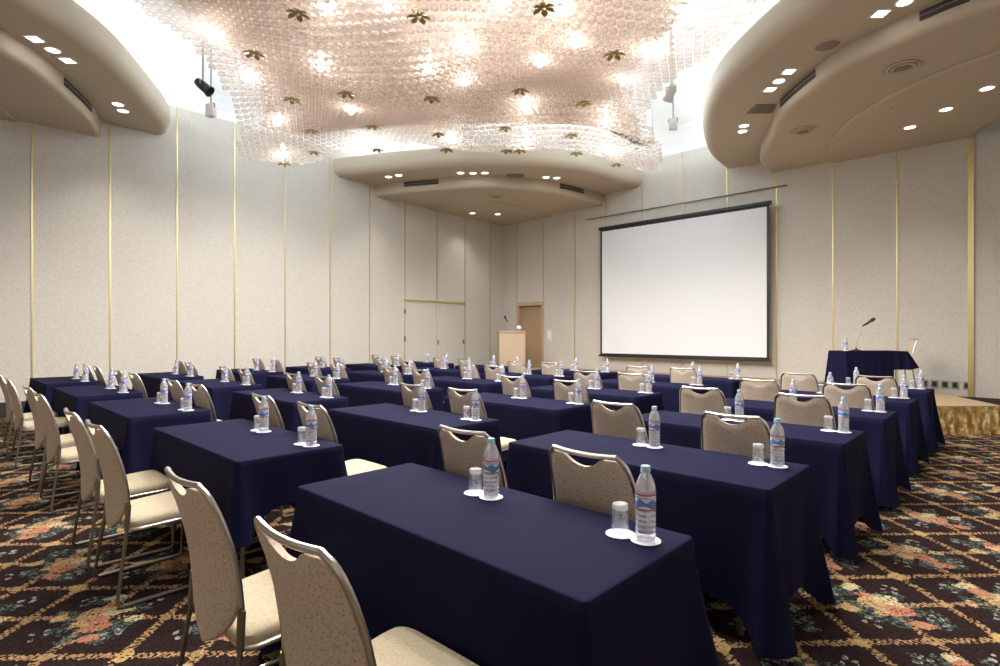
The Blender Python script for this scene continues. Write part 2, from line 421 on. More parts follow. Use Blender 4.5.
soffit('right', [(-5.1, WY), (-4.95, 11.8), (-4.35, 10.1), (-3.6, 8.8), (-2.74, 7.94), (-1.8, 7.3), (-.5, 6.75), (RX, 6.3)],
       [(-4.08, WY), (-3.95, 12.0), (-3.33, 10.70), (-2.88, 9.74), (-1.9, 8.68), (-1.44, 8.43), (-.82, 8.2), (-.17, 8.08), (RX, 7.9)],
       [(-2.85, WY), (-2.7, 12.0), (-2.2, 10.84), (-1.57, 10.1), (-.94, 9.62), (-.19, 9.35), (1.0, 9.2)], [(.9, 10.6), (.2, 11.4), (-.26, 12.05), (-.55, 12.6), (-.66, WY)])

# ------------------------------------------------------------------ crystal canopy
EDGE = [place(*q)[:2] for q in ((116, 1, 4.86), (151, 35, 4.86), (194.6, 62, 4.86), (230, 100, 4.83), (239, 130, 4.75), (241, 152, 4.68), (274, 160, 4.70), (314, 163, 4.75), (348, 157, 4.78), (400, 152, 4.8), (490, 148, 4.84),
        (580, 152, 4.8), (622, 164, 4.76), (659, 171, 4.70), (660, 156, 4.74), (660, 138, 4.8), (648, 117, 4.86), (656, 97, 4.86), (672, 78, 4.86), (690, 62, 4.86), (715, 38, 4.86), (752, 0, 4.86))]
EDGE += [(-.8, 5.0), (.2, 4.2), (.0, 3.0), (-1.6, .6), (-3.0, -.9), (-4.6, -1.0), (-5.7, .3)]
EP = [(p.x, p.y) for p in catmull([(x, y, 0) for x, y in EDGE + EDGE[:1]], 5)]
def inside(x, y):
    c = False; j = len(EP) - 1
    for i in range(len(EP)):
        (xi, yi), (xj, yj) = EP[i], EP[j]
        if (yi > y) != (yj > y) and x < (xj - xi) * (y - yi) / (yj - yi) + xi: c = not c
        j = i
    return c
def canopy_z(x, y):
    z = 4.86 + .11 * sin(1.55 * x + .5 * y) + .11 * sin(1.5 * y - .55 * x + 1.0)
    for (lx, ly) in ((-11, 4.6), (-5.4, 10.5)): z -= .24 * exp(-((x - lx) ** 2 + (y - ly) ** 2) / 3.2)
    return z
sheet = thing('crystal_chandelier', 'vast wavy canopy of small clear glass tubes hung under the ceiling', 'chandelier', (-5.4, 4.7, 5.0))
def glass_tube(bm, x, y, z, r=.0505, h=.036, seg=8):
    A = [[bm.verts.new((x + q * cos(2 * pi * i / seg), y + q * sin(2 * pi * i / seg), zz)) for i in range(seg)] for q, zz in ((r, z), (r * .96, z + h))]
    for i in range(seg): bm.faces.new((A[0][i], A[0][(i + 1) % seg], A[1][(i + 1) % seg], A[1][i]))
    B = [bm.verts.new((x + .76 * r * cos(2 * pi * i / seg), y + .76 * r * sin(2 * pi * i / seg), z)) for i in range(seg)]
    for i in range(seg): bm.faces.new((A[0][i], A[0][(i + 1) % seg], B[(i + 1) % seg], B[i]))
# pinkish panel added to keep cove light off the glass, rim left clear
pan = []
EC = Vector((sum(p[0] for p in EP) / len(EP), sum(p[1] for p in EP) / len(EP), 0))
for i in range(len(EP)):
    a, b = Vector((*EP[i - 1], 0)), Vector((*EP[(i + 1) % len(EP)], 0)); n = Vector(((b - a).y, -(b - a).x, 0)).normalized()
    p = Vector((*EP[i], 0))
    if inside(p.x + n.x * .05, p.y + n.y * .05): q = p + n * .38
    else: q = p - n * .38
    pan.append(q)
bm = bmesh.new(); A = [bm.verts.new((p.x + 5.4, p.y - 4.7, .15)) for p in pan]; B = [bm.verts.new((p.x + 5.4, p.y - 4.7, .19)) for p in pan]
for L in (A, B): bmesh.ops.triangulate(bm, faces=[bm.faces.new(L)])
for i in range(len(A)): bm.faces.new((A[i], A[(i + 1) % len(A)], B[(i + 1) % len(A)], B[i]))
obj('added_backing_panel', bm, M['panel'], sheet, smooth=False)
bm = bmesh.new()
for k in range(0, len(pan), 9): tube(bm, [(pan[k].x * .96 + EC.x * .04 + 5.4, pan[k].y * .96 + EC.y * .04 - 4.7, .18), (pan[k].x * .96 + EC.x * .04 + 5.4, pan[k].y * .96 + EC.y * .04 - 4.7, CEIL - 5.0 + .02)], .015, 6)
obj('hanger', bm, M['grey'], sheet)
PIT = .104; ROW = .152; cells = []
for i in range(-10, int(16 / (PIT * .866))):
    for j in range(-90, 90):
        dq, lq = i * ROW, (j + .5 * (i % 2)) * PIT          # rows run square to the room's diagonal
        x, y = -1.5 + lq * cos(YAW) - dq * sin(YAW), 0.0 + lq * sin(YAW) + dq * cos(YAW)
        if inside(x, y):
            z = canopy_z(x, y); dep = -x * sin(YAW) + y * cos(YAW); lat = x * cos(YAW) + y * sin(YAW)
            if dep < 1.2: continue
            u, v = 500 + F_PX * lat / dep, 335 - F_PX * (z - EYE) / dep
            cells.append((-40 < u < 1000 and -25 < v, dep, x, y, z))
seen = sorted([c for c in cells if c[0] and 335 - F_PX * (c[4] - EYE) / c[1] > 2], key=lambda c: c[1])
own = set(id(c) for c in seen[:100])
tb = bmesh.new(); glass_tube(tb, 0, 0, 0); first = None
bm = bmesh.new(); o0 = Vector(sheet.location)
for c in cells:
    if id(c) in own: continue
    if c[0] or c[1] < 14: glass_tube(bm, c[2] - o0.x, c[3] - o0.y, c[4] - o0.z, seg=8 if c[0] else 6)
r = obj('crystal_tubes', bm, M['crystal'], sheet); r['kind'] = 'stuff'
for c in seen[:100]:
    p = (c[2] - o0.x, c[3] - o0.y, c[4] - o0.z)
    if first is None: first = obj('crystal_tube', tb, M['crystal'], sheet, loc=p)
    else:
        q = first.copy(); COL.objects.link(q); q.location = p
# bulbs shining through the canopy
bulbs = [(328, 10), (388, 7), (321, 67), (251, 80), (279, 123), (428.6, 70), (466, 48), (351, 112), (465, 82.6), (367, 145.6), (450, 141), (283, 157), (686, 11), (540, 64), (649, 54),
         (623, 82.6), (606, 123), (526, 110.6), (525, 144), (611.6, 152.6), (560, 12), (500, 8), (212, 38), (575, 45),
         (230, -60), (330, -80), (440, -60), (560, -75), (660, -50), (260, -170), (420, -190), (600, -170), (760, -120), (350, -330), (560, -330), (760, -280), (480, -560)]
def on_canopy(u, v, dz):
    p = place(u, v, 4.8)
    for _ in range(6): p = place(u, v, canopy_z(p.x, p.y) + dz)
    return p
def sort_lines(items, n):
    """groups points into n lines by distance to the corner behind the far soffit, each ordered from the double-door wall"""
    items = sorted(items, key=lambda p: (p[1].x - WX) ** 2 + (p[1].y - WY) ** 2); out = []; per = math.ceil(len(items) / n)
    for k in range(n):
        for i, it in enumerate(sorted(items[k * per:(k + 1) * per], key=lambda p: p[0][0])): out.append((it, k + 1, i + 1))
    return out
first = None
for (px, p), ln, i in sort_lines([(b, on_canopy(*b, -.05)) for b in bulbs], 7):
    lab = 'halogen bulb in crystal canopy, %s from double-door wall in line %s from far corner' % (ORD[i], ORD[ln])
    if first is None:
        first = thing('halogen_bulb', lab, 'light bulb', p, 0, 'bulbs in the crystal canopy')
        bm = bmesh.new(); lathe(bm, [(0, -.036), (.018, -.032), (.032, -.014), (.036, .0), (.031, .02), (.02, .045)], 12); obj('bulb', bm, M['bulb'], first)
        bm = bmesh.new(); lathe(bm, [(.022, .044), (.022, .09), (.008, .095), (.008, .35)], 8); obj('lamp_holder', bm, M['chrome'], first)
    else: dup(first, p, 0, lab)
    l = bpy.data.lights.new('bulb_light', 'SPOT'); l.energy = HALO; l.color = WARM; l.spot_size = radians(168); l.spot_blend = .5; l.shadow_soft_size = .06
    o = bpy.data.objects.new('bulb_light', l); COL.objects.link(o); o.location = (p.x, p.y, p.z - .06)
# brass flowers hanging just below the glass
flowers = [(298, 14), (419, 17), (253.6, 54), (292, 99.7), (347, 94), (432, 98.6), (311, 131), (372.6, 127), (314, 152.6), (377, 150), (439, 134.4), (447, 150), (284, 164), (498.6, 128),
           (543.6, 8.4), (614, 54.6), (520, 91), (583.6, 103), (505, 128.5), (571, 135.5), (576.6, 153.5), (506.6, 151), (520, 151), (616.7, 164.7)]
flowers.remove((498.6, 128))
first = None
for (px, p), ln, i in sort_lines([(b, on_canopy(*b, -.09)) for b in flowers], 6):
    lab = 'dark brass six-petal flower under canopy, %s from double-door wall, line %s from far corner' % (ORD[i], ORD[ln])
    if first is None:
        first = thing('brass_flower', lab, 'ornament', p, 0, 'brass flowers under the crystal canopy')
        bm = bmesh.new()
        for q in range(6):
            a = q * pi / 3; ring = []
            for rr, hw, zz in ((.012, .010, 0), (.05, .026, .006), (.09, .034, .002), (.118, .022, -.008), (.130, .004, -.014)):
                ring.append([(rr, -hw, zz), (rr, 0, zz - .007), (rr, hw, zz), (rr, 0, zz + .006)])
            R = Matrix.Rotation(a, 4, 'Z'); V = [[bm.verts.new(R @ Vector(v)) for v in g] for g in ring]
            for A, B in zip(V, V[1:]):
                for s in range(4): bm.faces.new((A[s], A[(s + 1) % 4], B[(s + 1) % 4], B[s]))
            bm.faces.new(V[0]); bm.faces.new(V[-1])
        obj('petals', bm, M['flower'], first)
        bm = bmesh.new(); lathe(bm, [(0, -.022), (.016, -.016), (.022, 0), (.016, .012), (0, .016)], 10); obj('flower_centre', bm, M['gold'], first)
        bm = bmesh.new(); lathe(bm, [(.004, .01), (.004, 2.08)], 6); obj('stem', bm, M['gold'], first)
    else: dup(first, p, random.uniform(0, 1), lab)
# added unseen fill lights above the canopy, brightening cove and bare upper walls
for x, y in ((-9.7, 4.3), (-10.1, 5.1), (-5.7, 9.7), (-5.0, 9.0)):
    l = bpy.data.lights.new('added_fill_light', 'POINT'); l.energy = 36; l.color = COOL; l.shadow_soft_size = .12
    o = bpy.data.objects.new('added_fill_light', l); COL.objects.link(o); o.location = (x, y, 5.85)

# ------------------------------------------------------------------ fittings in the soffits
def spot(p, z, warm=(1, .95, .88), e=None):
    l = bpy.data.lights.new('downlight_light', 'SPOT'); l.energy = DOWN if e is None else e; l.color = warm; l.spot_size = radians(95); l.spot_blend = .7; l.shadow_soft_size = .05
    o = bpy.data.objects.new('downlight_light', l); COL.objects.link(o); o.location = (p.x, p.y, z - .03)
def ang_soffit(kind): return YAW
PH = {}
def fitting(kind, u, v, z, label, rz=YAW):
    p = place(u, v, z)
    cat = {'square_downlight': 'ceiling light', 'round_downlight': 'ceiling light', 'ceiling_speaker': 'speaker', 'air_vent': 'vent', 'air_diffuser': 'vent', 'sprinkler_head': 'sprinkler'}[kind]
    if kind in PH: t = dup(PH[kind], p, rz, label)
    else:
        t = thing(kind, label, cat, p, rz); PH[kind] = t
        bm = bmesh.new()
        if kind == 'square_downlight':
            for a in range(4):
                R = Matrix.Rotation(a * pi / 2, 4, 'Z'); n0 = len(bm.verts); box(bm, -.095, .095, .070, .095, -.012, .01); bm.verts.ensure_lookup_table(); bmesh.ops.transform(bm, matrix=R, verts=bm.verts[n0:])
            obj('rim', bm, M['paper'], t, smooth=False); obj('lens', boxbm(-.071, .071, -.071, .071, -.008, .005), M['lens'], t, smooth=False)
        elif kind == 'round_downlight':
            lathe(bm, [(.082, .01), (.104, .01), (.104, -.006), (.082, -.012), (.082, .01)], 24, cap=False); obj('rim', bm, M['paper'], t)
            bm = bmesh.new(); lathe(bm, [(.081, .005), (.078, -.006), (0, -.009)], 24); obj('lens', bm, M['lensdim'], t)
        elif kind == 'ceiling_speaker':
            lathe(bm, [(.14, .01), (.165, .005), (.165, -.008), (.145, -.014), (.14, .01)], 24, cap=False); obj('rim', bm, M['soffit'], t)
            bm = bmesh.new(); lathe(bm, [(.142, .0), (.12, -.012), (0, -.016)], 24); obj('grille', bm, M['vent'], t)
        elif kind == 'air_diffuser':
            for r0, zz in ((.24, -.004), (.185, -.018), (.13, -.03)): lathe(bm, [(r0, .01), (r0 + .01, zz), (r0 - .02, zz - .010), (r0 - .045, .0)], 28, cap=False)
            obj('rings', bm, M['soffit'], t)
            bm = bmesh.new(); lathe(bm, [(.2, .003), (0, .003)], 24); lathe(bm, [(.075, .0), (.08, -.035), (0, -.04)], 20); obj('core', bm, M['vent'], t)
        elif kind == 'air_vent':
            for a in (-.2, .2): box(bm, a - .012, a + .012, -.17, .17, -.015, .01)
            for a in (-.17, .17): box(bm, -.212, .212, a - .012, a + .012, -.015, .01)
            obj('frame', bm, M['vent'], t, smooth=False)
            bm = bmesh.new()
            for q in range(9): box(bm, -.19, .19, -.15 + q * .036, -.13 + q * .036, -.010, .004)
            obj('slats', bm, M['vent'], t, smooth=False)
        else:
            lathe(bm, [(.05, .01), (.05, -.005), (.015, -.012), (.015, -.03), (.03, -.034), (.0, -.038)], 14); obj('head', bm, M['chrome'], t)
    return p
SO = {'screen-side soffit': [('square_downlight', 880.6, 13, 5.25), ('round_downlight', 904.6, 1.5, 5.25), ('square_downlight', 789, 71, 5.25), ('round_downlight', 779, 80.7, 5.25), ('square_downlight', 770, 89, 5.25),
                             ('round_downlight', 744, 125.5, 5.25), ('round_downlight', 742.5, 131, 5.25), ('ceiling_speaker', 827.5, 45, 5.25), ('air_vent', 763.6, 108.6, 5.25),
                             ('air_diffuser', 903, 66, 4.96), ('air_diffuser', 803.5, 130, 4.96), ('sprinkler_head', 892, 108, 4.915), ('round_downlight', 910, 127, 4.915), ('round_downlight', 946, 109, 4.915), ('round_downlight', 987, 88, 4.915)],
      'door-wall soffit': [('square_downlight', 34.6, 38.4, 5.25), ('round_downlight', 52.7, 49.7, 5.25), ('square_downlight', 67.6, 60, 5.25), ('round_downlight', 118, 104, 5.25), ('round_downlight', 123, 110.5, 5.25)],
      'far corner soffit': [('round_downlight', 388.6, 176.6, 5.25), ('round_downlight', 398.7, 175, 5.25), ('round_downlight', 460.6, 172.7, 5.25), ('round_downlight', 473, 173, 5.25), ('round_downlight', 485, 172.7, 5.25),
                            ('round_downlight', 546, 177, 5.25), ('round_downlight', 556.8, 177.7, 5.25), ('air_vent', 515, 176, 5.25), ('air_diffuser', 496, 195.7, 4.96), ('round_downlight', 472.5, 213, 4.915), ('round_downlight', 497.7, 214, 4.915),
                            ('sprinkler_head', 537, 217.7, 4.915)]}
WORDK = {'square_downlight': 'bright square downlight', 'round_downlight': 'round white downlight', 'ceiling_speaker': 'round brown speaker grille', 'air_vent': 'rectangular brown air vent', 'air_diffuser': 'round ringed air diffuser', 'sprinkler_head': 'small chrome sprinkler head'}
for so, items in SO.items():
    for kind in WORDK:
        L = sorted([i for i in items if i[0] == kind], key=lambda i: i[1])
        for n, (k_, u, v, z) in enumerate(L):
            lab = '%s in the %s' % (WORDK[kind], so) + ('' if len(L) == 1 else ', %s of %d counted from the double-door wall' % (ORD[n + 1], len(L)))
            lab = lab.replace(' of %d' % len(L), '')
            p = fitting(kind, u, v, z, lab, YAW)
            if 'downlight' in kind: spot(p, z)
# dark air slots along the inner step of each soffit
def air_slot(so, a, b, label):
    P, nor = STEP[so]; near = lambda q: min(range(len(P)), key=lambda i: (P[i].x - q.x) ** 2 + (P[i].y - q.y) ** 2)
    i0, i1 = sorted((near(place(*a, 5.17)), near(place(*b, 5.17)))); i1 = max(i1, i0 + 2); c = (P[i0] + P[i1]) / 2; c.z = 5.165
    t = thing('air_slot', label, 'vent', c)
    def band(z0, z1, o0, o1, cut=0):
        bm = bmesh.new(); rows = []
        for i in range(i0, i1 + 1):
            p, n = P[i] - Vector((c.x, c.y, 0)), nor[i]
            rows.append([bm.verts.new((p.x + n.x * o, p.y + n.y * o, z - c.z)) for o, z in ((o0, z0), (o1, z0), (o1, z1), (o0, z1))])
        for A, B in zip(rows, rows[1:]):
            for k in range(4): bm.faces.new((A[k], A[(k + 1) % 4], B[(k + 1) % 4], B[k]))
        bm.faces.new(rows[0]); bm.faces.new(rows[-1]); return bm
    obj('opening', band(5.105, 5.225, -.004, .008), M['slot'], t, smooth=False)
    obj('louvre', band(5.158, 5.172, .0, .016), M['vent'], t, smooth=False)
    obj('rim', band(5.225, 5.24, -.002, .018), M['soffit'], t, smooth=False)
air_slot('right', (925, 21), (978, 1), 'dark slot air outlet high in screen-side soffit, nearer the camera')
air_slot('right', (791, 103), (828, 74), 'dark slot air outlet in screen-side soffit, nearer the screen')
air_slot('left', (57, 80), (88, 108), 'dark slot air outlet in the door-wall soffit')
air_slot('back', (404, 184), (442, 182), 'dark slot air outlet in far corner soffit, nearer the double door')
air_slot('back', (554, 187.5), (583, 191), 'dark slot air outlet in far corner soffit, nearer the screen')

# small stage lamps hanging in the bright coves
def cove_fixture(name, u, v, z, m, label, cat, rz, body):
    p = place(u, v, z); t = thing(name, label, cat, p, rz)
    bm = bmesh.new(); tube(bm, [(0, 0, .06), (0, 0, CEIL - z + .02)], .012, 8); obj('hanger', bm, M['grey'], t)
    bm = bmesh.new(); tube(bm, fillet([(-.08, 0, 0), (-.08, 0, .07), (.08, 0, .07), (.08, 0, 0)], .02), .008, 6); obj('yoke', bm, M['grey'], t)
    bm = bmesh.new()
    if body == 'can':
        lathe(bm, [(.0, .12), (.05, .11), (.065, .05), (.07, -.1), (.085, -.13), (.075, -.13), (.06, -.08), (0, -.08)], 16); bmesh.ops.rotate(bm, cent=(0, 0, 0), matrix=Matrix.Rotation(radians(50), 3, 'X'), verts=bm.verts[:])
    else: box(bm, -.07, .07, -.05, .05, -.14, .06, .015)
    obj('housing', bm, m, t)
cove_fixture('spotlight', 203, 86, 4.95, M['black'], 'black spotlight hanging in the bright cove beside the door-wall soffit', 'spotlight', -.8, 'can')
cove_fixture('loudspeaker', 211, 108, 5.0, M['paper'], 'white box loudspeaker hanging below the black spotlight', 'speaker', .4, 'box')
cove_fixture('spotlight', 671, 92, 5.05, M['paper'], 'white spotlight hanging in the bright cove beside the screen-side soffit', 'spotlight', .9, 'can')
cove_fixture('loudspeaker', 673, 122, 5.15, M['paper'], 'white box loudspeaker in the cove below the white spotlight', 'speaker', .4, 'box')

# ------------------------------------------------------------------ screen, rod, plates
sx0, sx1, sy = -8.34, -4.0, 12.75
t = thing('projection_screen', 'large white pull-down projection screen with black borders', 'projection screen', ((sx0 + sx1) / 2, sy, .80))
hw = (sx1 - sx0) / 2
obj('screen_surface', boxbm(-hw + .05, hw - .05, -.003, .003, .05, 3.38), M['screen'], t, smooth=False)
bm = bmesh.new(); box(bm, -hw, -hw + .052, -.005, .005, .0, 3.40); box(bm, hw - .052, hw, -.005, .005, .0, 3.40); box(bm, -hw, hw, -.005, .005, 3.37, 3.42); box(bm, -hw, hw, -.005, .005, .01, .06); obj('border', bm, M['black'], t, smooth=False)
bm = bmesh.new(); box(bm, -hw - .05, hw + .05, -.018, .018, -.03, .02, .008); obj('bottom_bar', bm, M['black'], t)
bm = bmesh.new(); box(bm, -hw - .04, hw + .04, -.04, .04, 3.41, 3.49, .015); obj('roller_case', bm, M['black'], t)
for x in (-hw + .3, 0, hw - .3):
    bm = bmesh.new(); tube(bm, [(x, .03, 3.45), (x, .243, 3.45)], .012); obj('bracket', bm, M['grey'], t)
xa, xb = wall_x(587), wall_x(788)
t = thing('picture_rail', 'thin dark rail on the wall above the projection screen', 'rail', ((xa + xb) / 2, WY - .05, 4.62))
bm = bmesh.new(); tube(bm, [(xa - (xa + xb) / 2, 0, 0), (xb - (xa + xb) / 2, 0, 0)], .014); obj('rod', bm, M['steel'], t)
for q in range(4):
    x = (xb - xa) * (-.4 + .8 * q / 3); bm = bmesh.new(); tube(bm, [(x, 0, 0), (x, .06, 0)], .010); obj('bracket', bm, M['steel'], t)
def plate(name, u, z, wd, h, label, m, inner, n):
    x = wall_x(u); t = thing(name, label, 'wall plate', (x, WY, z)); obj('plate', boxbm(-wd / 2, wd / 2, -.014, .004, -h / 2, h / 2, .004), m, t)
    for q in range(n):
        dx = (q - (n - 1) / 2) * wd * .45; obj(inner, boxbm(dx - wd * (.16 if n > 1 else .3), dx + wd * (.16 if n > 1 else .3), -.019, -.010, -h * .3, h * .3, .002), M['black'] if inner == 'socket' else M['paper'], t)
plate('light_switch', 549.5, 1.36, .16, .40, 'tall ivory light switch plate beside the tan single door', M['plate'], 'rocker', 2)
for q, u in enumerate((924.5, 934.5, 945, 955, 967)):
    zz = EYE - (383.2 + (u - 924) * .055 - 335) * (wall_x(u) * -sin(YAW) + WY * cos(YAW)) / F_PX
    plate('wall_outlet', u, zz, .115, .15, 'grey wall outlet low on the screen wall, %s from the chair behind the stage table' % ORD[q + 1], M['grey'], 'socket', 1)

# ------------------------------------------------------------------ stage
SZ = .39
st = [(-.19, 10.12), (-.85, 9.49), (-1.22, 9.14), (-10.4, 9.14), (-10.4, 12.97), (-1.62, 12.97)]
stage = thing('stage', 'low tan stage platform with gathered gold satin skirt', 'stage', (-5, 11, 0))
bm = bmesh.new()
A = [bm.verts.new((x + 5, y - 11, SZ - .05)) for x, y in st]; B = [bm.verts.new((x + 5, y - 11, SZ)) for x, y in st]
bm.faces.new(A); bm.faces.new(B)
for i in range(6): bm.faces.new((A[i], A[(i + 1) % 6], B[(i + 1) % 6], B[i]))
obj('platform', bm, M['stagetop'], stage, smooth=False)
bm = bmesh.new(); path = [Vector((x + 5, y - 11, 0)) for x, y in [st[5], st[0], st[1], st[2], st[3], st[4]]]; pts = []
for a, b in zip(path, path[1:]):
    n = max(2, int((b - a).length / .022)); nn = Vector(((b - a).y, -(b - a).x, 0)).normalized() * -1
    for k in range(n):
        p = a.lerp(b, k / n); pts.append((p, nn))
pts.append((path[-1], nn)); rows = []
cen = Vector((-.5, .2, 0))
for lv in range(9):
    t_ = lv / 8; row = []
    for i, (p, n) in enumerate(pts):
        if n.dot(p - Vector((0, .2, 0))) < 0: n = -n
        amp = .006 + .034 * t_ ** .8; wv = sin(i * .95 + .8 * sin(i * .21)) * .6 + .4 * sin(i * 2.3 + 2.2 * t_)
        q = p + n * (.012 + amp * (wv + .9) * .5); row.append(bm.verts.new((q.x, q.y, SZ - .012 - t_ * (SZ - .017))))
    rows.append(row)
for a, b in zip(rows, rows[1:]):
    for i in range(len(pts) - 1): bm.faces.new((a[i], a[i + 1], b[i + 1], b[i]))
obj('skirt', bm, M['satin'], stage)

# ------------------------------------------------------------------ cloth-covered tables
LX, LY, TZ = 1.50, .605, .70
def drape(bm, lx, ly, ztop, drop, tip, seed=0, short=None, corner=.08, flare=.016, zmin=.012, sides=(1, 1, 1, 1), levels=12, n=26):
    """a cloth over a lx x ly top whose origin is the centre; four hanging sides with a fold of spare cloth at each corner"""
    rnd = random.Random(seed); r = .014; hx, hy = lx / 2, ly / 2
    P = []   # (x, y, nx, ny, signed distance to the closest corner, side)
    cs = [(hx, -hy, -pi / 2), (hx, hy, 0), (-hx, hy, pi / 2), (-hx, -hy, pi)]
    for c in range(4):
        cx, cy, a0 = cs[c]; ox, oy = cx - math.copysign(r, cx), cy - math.copysign(r, cy)
        for k in range(9):
            a = a0 + pi / 2 * k / 8; P.append((ox + r * cos(a), oy + r * sin(a), cos(a), sin(a), 0.0, c))
        nx, ny, _ = cs[(c + 1) % 4]; sx, sy = ox + r * cos(a0 + pi / 2), oy + r * sin(a0 + pi / 2); ex, ey = nx - (0 if c % 2 else 0), ny
        L = (ly if c % 2 == 0 else lx) - 2 * r; dirx, diry = cos(a0 + pi), sin(a0 + pi)
        dx, dy = (0, 1) if c == 0 else (-1, 0) if c == 1 else (0, -1) if c == 2 else (1, 0)
        m = n if c % 2 else max(12, n * 2 // 3)
        for k in range(1, m):
            # denser near the corners
            q = .5 - .5 * cos(pi * k / m); s = L * q; P.append((sx + dx * s, sy + dy * s, cos(a0 + pi / 2), sin(a0 + pi / 2), min(s, L - s), c))
    ph = [rnd.uniform(0, 6.28) for _ in range(4)]; am = [rnd.uniform(.7, 1.25) for _ in range(4)]
    rows = []
    for lv in range(levels + 1):
        t = lv / levels; row = []
        for (x, y, nx, ny, s, c) in P:
            hang = drop + (tip - drop) * exp(-(s / .11) ** 2)
            if short:                                 # the cloth is drawn aside, so one end hangs less
                f = max(0, min(1, (x - hx + .30) / .30)); hang += f * f * (short - drop)
            z = ztop - .004 - hang * t
            o = flare * t ** 1.3 + .010 * t * sin(s * 17 + ph[c]) * (1 - exp(-(s / .1) ** 2))
            o += (corner * exp(-(s / .045) ** 2) - .022 * exp(-((s - .13) / .06) ** 2)) * t ** 1.25 * am[c]
            o = max(o, .001)
            row.append(bm.verts.new((x + nx * (o + .004), y + ny * (o + .004), max(z, zmin))))
        rows.append(row)
    N = len(P)
    top = [bm.verts.new((x + nx * .001, y + ny * .001, ztop - .0012)) for (x, y, nx, ny, *_q) in P]
    ins = [bm.verts.new((x - nx * .008, y - ny * .008, ztop)) for (x, y, nx, ny, *_q) in P]
    f = bm.faces.new(ins); bmesh.ops.triangulate(bm, faces=[f])
    for A, B in [(ins, top), (top, rows[0])] + list(zip(rows, rows[1:])):
        for i in range(N): bm.faces.new((A[i], A[(i + 1) % N], B[(i + 1) % N], B[i]))
    return bm
cloths = []
for q in range(6):
    bm = drape(bmesh.new(), LX, LY, TZ, .515, .655, seed=q + 3, short=.27 if q == 4 else None, **(dict(flare=.05, corner=.13) if q == 5 else {}))
    me = bpy.data.meshes.new('tablecloth'); bmesh.ops.recalc_face_normals(bm, faces=bm.faces[:]); bm.to_mesh(me); bm.free(); me.materials.append(M['cloth']); me.shade_smooth(); cloths.append(me)
def where(i, j): return '%s table from double-door wall, %s row from screen' % (ORD[5 - i], ORD[7 - j])
PX, PY = 3.277 * .655, 2.06 * .655
first_t = None; centres = {}; SHIFT = (0, -.03, -.12, -.11, -.17)
for j in range(1, 7):
    for i in range(5):
        xr = -1.184 * .655 - PX * i; yf = (1.71 + 2.06 * (j - 1)) * .655
        c = (xr - LX / 2 + SHIFT[i] * (.5 if j < 3 else 1), yf + LY / 2); centres[i, j] = c
        lab = 'folding table under the navy cloth, ' + where(i, j)
        if first_t is None:
            first_t = thing('folding_table', lab, 'table', (*c, 0), 0, 'folding tables under navy cloths')
            obj('tabletop', boxbm(-LX / 2 + .012, LX / 2 - .012, -LY / 2 + .012, LY / 2 - .012, TZ - .036, TZ - .006, .004), M['birch'], first_t)
            for sx in (-1, 1):
                for sy in (-1, 1):
                    bm = bmesh.new(); tube(bm, [(sx * .60, sy * .22, 0), (sx * .60, sy * .22, TZ - .036)], .013); lathe(bm, [(.018, 0), (.018, .03), (.013, .035)], 10, sx * .6, sy * .22); obj('leg', bm, M['steel'], first_t)
            bm = bmesh.new()
            for sx in (-1, 1): tube(bm, [(sx * .60, -.22, .16), (sx * .60, .22, .16)], .009)
            tube(bm, [(-.6, 0, .16), (.6, 0, .16)], .009); obj('brace', bm, M['steel'], first_t)
        else: dup(first_t, (*c, 0), 0, lab)
        o = bpy.data.objects.new('tablecloth', cloths[5 if (i, j) == (0, 1) else 4 if (i, j) == (1, 1) else (i * 3 + j) % 4]); COL.objects.link(o); o.location = (*c, 0)
        tag(o, 'navy floor-length tablecloth, ' + where(i, j), 'tablecloth', 'navy tablecloths')

